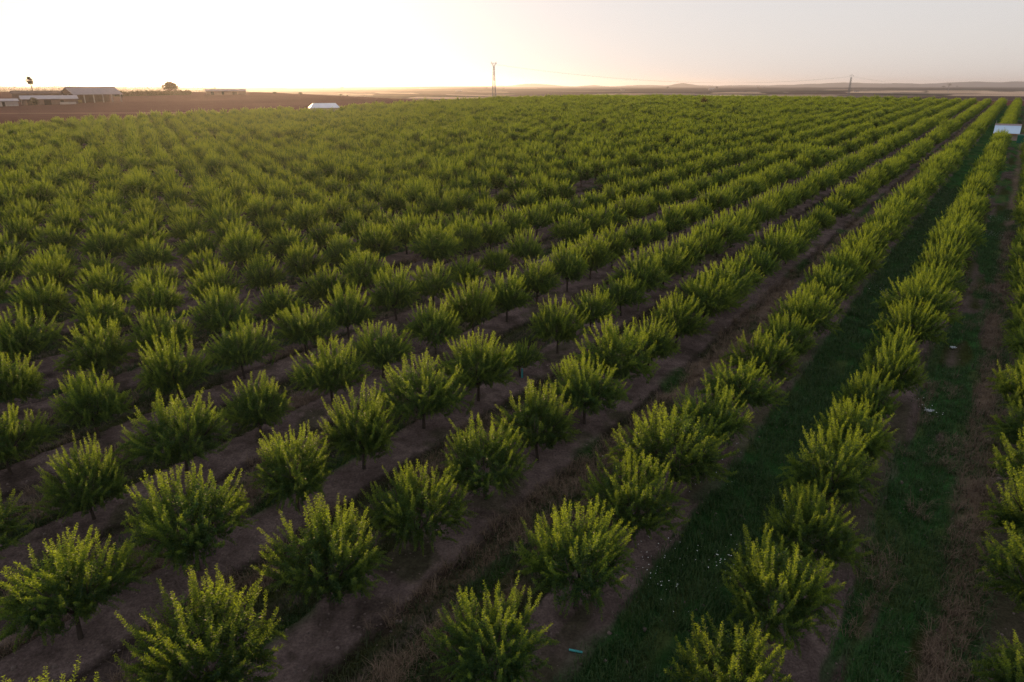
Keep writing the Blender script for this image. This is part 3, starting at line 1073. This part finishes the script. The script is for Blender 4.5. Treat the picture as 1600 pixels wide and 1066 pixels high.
def farmhouse(label, px, py, w_px, h_px, roof, Y=None):
    p = ground_at_pixel(px, py, 560)
    k = p.y * abs(pix(px + 1, py, 1).x - pix(px, py, 1).x)
    L, h = w_px * k, h_px * k
    az = math.atan2(p.x, p.y)
    t = thing('farmhouse', label, 'farmhouse', (p.x, p.y, gz(p.x, p.y)), -az + R(8), 'farmhouses on the plain')
    Wd = L * .6
    MB().box(-L / 2, L / 2, 0, Wd, -2, h * .7).build('wall', WALL_W, t)
    MB().prism([(-.4, h * .7 + .02), (Wd / 2, h), (Wd + .4, h * .7 + .02)], 'x', -L / 2 - .4, L / 2 + .4).build('roof', roof, t)
    for f in (-.3, .25):
        MB().box(L * f - L * .04, L * f + L * .04, -.08, .1, h * .2, h * .5).build('window', DARK, t)
    MB().box(-L * .04, L * .04, -.08, .1, 0, h * .45).build('door', DARK, t)


farmhouse('white farmhouse beside the dark tree below the pointed hill', 1112, 141.2, 8, 3, WALL_W)
farmhouse('small pale farmhouse at the edge of the brown plain', 973, 141.5, 6, 2.4, ROOF_D)
farmhouse('pale low farmhouse on the plain near the forked pylon', 717, 143.5, 9, 2.2, WALL_W)
farmhouse('white farmhouse behind the foot of the shorter pylon', 1338, 143.4, 8, 2.0, ROOF_D)


# ------------------------------------------------------------------ hut and tank at the end of the first row
def build_hut():
    x, y = xy(213, -2.0)
    g = gz(x, y)
    p = project((x, y, g))
    az = math.atan2(x, y)
    t = thing('pump_hut', 'white roofed pump hut standing in the tree row beside the green tank', 'hut', (x, y, g), -az)
    L, Wd = 5.4, 4.2
    MB().box(-L / 2 + .15, L / 2 - .15, .2, Wd, -.4, 1.45).build('wall', simple_mat('hut_plaster', (.40, .30, .26), .9, .15, 2), t)
    MB().prism([(-.25, 1.55), (Wd * .62, 3.25), (Wd * .62, 3.37), (-.25, 1.67)], 'x', -L / 2, L / 2).build('roof', simple_mat('sky_tinted_roof_sheet', (.46, .60, .76), .3, .06, .8, 0, .5), t)  # white sheet with the sky's blue reflection put into its colour
    MB().box(-L / 2 - .05, L / 2 + .05, Wd * .62, Wd * .62 + .35, 2.9, 3.75).build('parapet', simple_mat('pink_render', (.42, .32, .32), .9, .1, 2), t)
    MB().box(-L / 2 + .02, L / 2 - .02, -.32, -.22, 1.32, 1.60).build('fascia', simple_mat('timber', (.30, .17, .09), .85, .25, 4), t)
    MB().box(-L / 2 + .15, L / 2 - .15, Wd * .62 + .35, Wd, 1.45, 2.8).build('rear_wall', WALL_W, t)
    for sx in (-L / 2 + .2, L / 2 - .2):
        MB().tube([(sx, -.1, -.4), (sx, -.1, 1.55)], .07, 8).build('post', STEEL, t)
    MB().tube([(-L / 2 + .1, Wd * .62 + .15, 3.7), (-L / 2 + .1, Wd * .62 + .15, 4.5)], .05, 6).build('vent_pipe', STEEL, t)
    MB().box(-.5, .5, .12, .22, -.1, 1.3).build('door', simple_mat('door_paint', (.16, .12, .1), .7, .15, 3), t)
    # tank
    x2, y2 = xy(207, 2.0)
    t2 = thing('water_tank', 'green ribbed water tank beside the white roofed pump hut', 'tank', (x2, y2, gz(x2, y2)), -az)
    GREEN = simple_mat('green_tank', (.010, .13, .075), .5, .12, 2)
    mb = MB().box(-1.6, 1.6, -.9, .9, 0, 1.75)
    for k in range(9):
        xk = -1.5 + k * .375
        mb.box(xk - .06, xk + .06, -.97, -.895, .08, 1.68)
        mb.box(xk - .06, xk + .06, .895, .97, .08, 1.68)
    mb.build('body', GREEN, t2)
    MB().box(-1.7, 1.7, -1.0, 1.0, 1.753, 1.86).build('lid', GREEN, t2)
    MB().tube([(0, 0, 1.86), (0, 0, 2.0)], .28, 14).build('cap', DARK, t2)
    MB().box(-1.6, 1.6, -.7, -.4, -.3, -.003).build('skid', STEEL, t2)
    MB().box(-1.6, 1.6, .4, .7, -.3, -.003).build('skid', STEEL, t2)


build_hut()


def build_red_tree():
    x, y = DYING
    t = thing('dying_tree', 'dying tree with rusty brown leaves among the green rows near the crest', 'tree', (x, y, gz(x, y)))
    link('trunk', TRUNKS[1], t)
    me = make_crown(991, 'crown', 1.9, 4.3, 260, mat=RED_LEAF)
    link('crown', me, t)
    t.scale = (1.2,) * 3


build_red_tree()


# ------------------------------------------------------------------ grass, weeds and flowers of the lanes
def blade_mesh(P, h, spread, width, rng, curl=.5):
    """One curved two-segment blade per base point."""
    n = len(P)
    az = rng.uniform(0, 2 * np.pi, n)
    o = np.c_[np.cos(az), np.sin(az), np.zeros(n)]
    sd = np.c_[-np.sin(az), np.cos(az), np.zeros(n)] * (width * .5)
    up = np.array([0, 0, 1.0])
    mid = P + o * (spread * .35)[:, None] + up * (h * .65)[:, None]
    tip = P + o * spread[:, None] + up * (h * (1 - curl * rng.random(n) * .6))[:, None]
    V = np.stack([P - sd, P + sd, mid + sd * .8, mid - sd * .8, tip], 1).reshape(-1, 3)
    b = np.arange(n) * 5
    F3 = np.r_[np.stack([b, b + 1, b + 2], 1), np.stack([b, b + 2, b + 3], 1), np.stack([b + 3, b + 2, b + 4], 1)]
    return V, F3


def scatter(n, s0, s1, u0, u1, rng, test=None, fall=38.0):
    s_ = s0 + (s1 - s0) * rng.random(n) ** 1.7
    u_ = rng.uniform(u0, u1, n)
    x, y = xy(s_, u_)
    keep = (y > 8)
    if test is not None: keep &= test(x, y, s_, u_)
    return x[keep], y[keep]


def tufts(name, x, y, per, hr, sp, wd, mat, rng, rad=.12, curl=.5):
    X = np.repeat(x, per) + rng.normal(0, rad, len(x) * per)
    Y = np.repeat(y, per) + rng.normal(0, rad, len(x) * per)
    size = np.repeat(rng.uniform(.6, 1.25, len(x)), per)
    Z = ground_z(X, Y) - .02
    h = rng.uniform(hr[0], hr[1], len(X)) * size
    V, F = blade_mesh(np.c_[X, Y, Z], h, h * rng.uniform(sp[0], sp[1], len(X)), wd, rng, curl)
    return np_mesh(name, V, F, 3, mat, {'tone': np.repeat(np.clip(rng.normal(.4, .25, len(X)), 0, 1), 5)})


GRASS = leaf_mat('lush_grass', (.024, .070, .022), (.075, .115, .034), (.09, .16, .03), .3)
STRAW = leaf_mat('dry_grass_blades', (.15, .105, .07), (.27, .20, .135), (.16, .12, .07), .2)
WEED = leaf_mat('weeds', (.028, .040, .014), (.055, .065, .022), (.08, .09, .02), .3)
FLOWER = simple_mat('white_petals', (.75, .78, .80), .8, .05, 5)


def build_undergrowth():
    rng = np.random.default_rng(5)
    g = lambda x, y, s_, u_: vnoise(s_ / 1.1, u_ / .8, 15) > .22
    x1, y1 = scatter(12000, 2, 120, U0 - 4.75, U0 - 1.15, rng, g)
    gm = lambda x, y, s_, u_: fbm(s_ / 6, u_ / 1.3, 61, 3) > .47
    x2, y2 = scatter(9000, 2, 110, U0 + 1.0, U0 + 5.0, rng, gm)
    x, y = np.r_[x1, x2], np.r_[y1, y2]
    o = link('grass', tufts('grass', x, y, 9, (.16, .42), (.3, .9), .022, GRASS, rng, .16))
    tag(o, 'dark green grass filling the lanes between the tree rows', 'grass', kind='stuff')
    # straw
    xs, ys = [], []
    st = lambda x, y, s_, u_: fbm(s_ / 5, u_ / .9, 51, 3) > .5
    a = scatter(5200, 2, 110, U0 - 6 - 4.9, U0 - 6 - 1.2, rng, st); xs.append(a[0]); ys.append(a[1])
    a = scatter(1500, 2, 90, U0 + 3.6, U0 + 4.8, rng); xs.append(a[0]); ys.append(a[1])
    st2 = lambda x, y, s_, u_: vnoise(s_ / 2.2, u_ / 1.1, 25) > .68
    a = scatter(2600, 2, 90, U0 + 1.2, U0 + 5.0, rng, st2); xs.append(a[0]); ys.append(a[1])
    for k in range(2, 7):
        st3 = lambda x, y, s_, u_: fbm(s_ / 4, u_ / 1.1, 53, 3) > .58
        a = scatter(3000, 1, 80, U0 - 6 * k - 4.8, U0 - 6 * k - 1.2, rng, st3); xs.append(a[0]); ys.append(a[1])
    o = link('dry_grass', tufts('dry_grass', np.concatenate(xs), np.concatenate(ys), 13, (.25, .6), (.5, 1.3), .014, STRAW, rng, .07, .9))
    tag(o, 'tufts of bleached dry grass along the wheel tracks', 'dry grass', kind='stuff')
    # weeds
    xs, ys = [], []
    for k in range(1, 9):
        w = lambda x, y, s_, u_: fbm(s_ / 7, u_ / 2.2, 41, 3) > .47
        a = scatter(4200, 1, 95, U0 - 6 * k - 4.7, U0 - 6 * k - 1.25, rng, w); xs.append(a[0]); ys.append(a[1])
    o = link('weeds', tufts('weeds', np.concatenate(xs), np.concatenate(ys), 8, (.10, .32), (.5, 1.3), .03, WEED, rng, .13))
    tag(o, 'patches of low olive weeds between the rows', 'weeds', kind='stuff')
    xs, ys = [], []
    for k in range(1, 8):
        w = lambda x, y, s_, u_, k=k: fbm(s_ / 5 + np.where(u_ > U0 - 6 * k - 3, k, k + 1) * 9, u_ / 1.5, 57, 2) > .66
        a = scatter(5000, 1, 80, U0 - 6 * k - 4.8, U0 - 6 * k - 1.2, rng, w); xs.append(a[0]); ys.append(a[1])
    o = link('grass_patches', tufts('grass_patches', np.concatenate(xs), np.concatenate(ys), 9, (.14, .34), (.3, .9), .022, GRASS, rng, .13))
    tag(o, 'vivid green grass patches along the edges of the bare soil strips', 'grass', kind='stuff')
    # white flowers
    cl = [(1000, 750, 1.1, 40), (1010, 735, .8, 26), (985, 800, .9, 20), (1030, 890, .8, 18), (1010, 905, .5, 22), (1060, 870, .8, 14), (1235, 820, .35, 60), (1130, 720, .8, 12),
          (1550, 372, 1.6, 160), (1556, 345, 1.4, 70), (1380, 465, 1.0, 60), (1450, 650, .4, 24), (1110, 760, 1.0, 16), (1055, 940, .6, 10), (1130, 905, .7, 22), (1150, 880, .5, 12)]
    P = []
    for (px, py, r, n) in cl:
        c = ground_at_pixel(px, py, 8)
        q = np.c_[c.x + rng.normal(0, r * .6, n), c.y + rng.normal(0, r, n)]
        P.append(np.c_[q, ground_z(q[:, 0], q[:, 1]) + rng.uniform(.25, .6, n)])
    P = np.concatenate(P); n = len(P)
    V, F = [], []
    for p in P:
        r = rng.uniform(.009, .024); b = len(V); tl = rng.normal(0, .3, 2)
        for k in range(6):
            a = k * math.pi / 3
            dx, dy = math.cos(a) * r, math.sin(a) * r
            V.append((p[0] + dx, p[1] + dy, p[2] + dx * tl[0] + dy * tl[1]))
        F.append(tuple(range(b, b + 6)))
    me = bpy.data.meshes.new('wildflowers'); me.from_pydata(V, [], F); me.materials.append(FLOWER)
    o = link('wildflowers', me)
    tag(o, 'scattered white wildflower heads in the grassy lanes', 'wildflowers', kind='stuff')
    # clods and stones on the soil
    m = 15000
    s_ = 1 + 75 * rng.random(m) ** 1.5; u_ = rng.uniform(U0 - 52, U0 + 6, m)
    x, y = xy(s_, u_); k = y > 8; x, y = x[k], y[k]; m = len(x)
    z = ground_z(x, y)
    oc = np.array([(1, 0, 0), (-1, 0, 0), (0, 1, 0), (0, -1, 0), (0, 0, .8), (0, 0, -.6)], float)
    of = np.array([(0, 2, 4), (2, 1, 4), (1, 3, 4), (3, 0, 4), (2, 0, 5), (1, 2, 5), (3, 1, 5), (0, 3, 5)])
    sz = rng.uniform(.015, .06, m) * np.where(rng.random(m) < .10, 1.9, 1)
    V = (np.c_[x, y, z][:, None, :] + oc[None] * (sz[:, None, None] * rng.uniform(.6, 1.4, (m, 6, 1)))).reshape(-1, 3)
    F = (of[None] + (np.arange(m) * 6)[:, None, None]).reshape(-1, 3)
    o = link('stones', np_mesh('stones', V, F, 3, simple_mat('clods', (.15, .115, .105), .95, .6, 9)))
    tag(o, 'small clods and stones lying on the bare soil strips', 'stones', kind='stuff')


build_undergrowth()


def litter():
    PIPE = simple_mat('turquoise_plastic', (.06, .34, .36), .4, .1, 6)
    a, b = ground_at_pixel(889, 1024, 8), ground_at_pixel(912, 1029, 8)
    a.z, b.z = gz(a.x, a.y) + .05, gz(b.x, b.y) + .05
    bm = MB(); bm.tube([a, a.lerp(b, .9)], .035, 10)
    o = bm.build('plastic_pipe', PIPE)
    tag(o, 'short turquoise plastic pipe lying on the ground below the nearest trees', 'pipe')
    # tree guard tube of the young tree
    for t in vis:
        if t['k'] == 3 and t['sc'] < .6:
            o = MB().tube([(t['x'] + .12, t['y'] - .25, t['z']), (t['x'] + .12, t['y'] - .25, t['z'] + .55)], .055, 9).build('tree_guard', PIPE)
            tag(o, 'turquoise tree guard tube standing at the foot of the young small tree', 'tree guard')
    SH = simple_mat('plastic_film', (.5, .55, .6), .5, .15, 6)
    for (px, py, w, lab) in ((1451, 645, .2, 'crumpled pale plastic sheet on the ground between the two rows nearest the hut'), (1489, 545, .16, 'small pale plastic scrap on the track farther along the hut side lane')):
        p = ground_at_pixel(px, py, 8)
        bm = bmesh.new()
        bmesh.ops.create_grid(bm, x_segments=9, y_segments=7, size=1.0)
        rg = random.Random(px)
        for v in bm.verts:
            v.co = Vector((v.co.x * w + rg.uniform(-.05, .05), v.co.y * w * .6 + rg.uniform(-.05, .05), rg.uniform(0, .12)))
        me = bpy.data.meshes.new('plastic_sheet'); bm.to_mesh(me); bm.free(); me.materials.append(SH)
        o = link('plastic_sheet', me, None, (p.x, p.y, gz(p.x, p.y) + .1))
        tag(o, lab, 'plastic sheet')


litter()


# ------------------------------------------------------------------ the evening air
def build_haze():
    m, n, l = new_mat('evening_air')
    out = n.new('ShaderNodeOutputMaterial'); v = n.new('ShaderNodeVolumePrincipled')
    v.inputs['Color'].default_value = (.96, .89, .90, 1)
    v.inputs['Density'].default_value = HAZE_DENSITY
    v.inputs['Anisotropy'].default_value = .76
    l.new(v.outputs[0], out.inputs['Volume'])
    o = MB().box(-24000, 24000, -24000, 24000, -120, 130).build('haze', m)
    tag(o, 'warm evening haze hanging over the whole plain', 'haze', kind='stuff')


HAZE_DENSITY = 0.00006
build_haze()
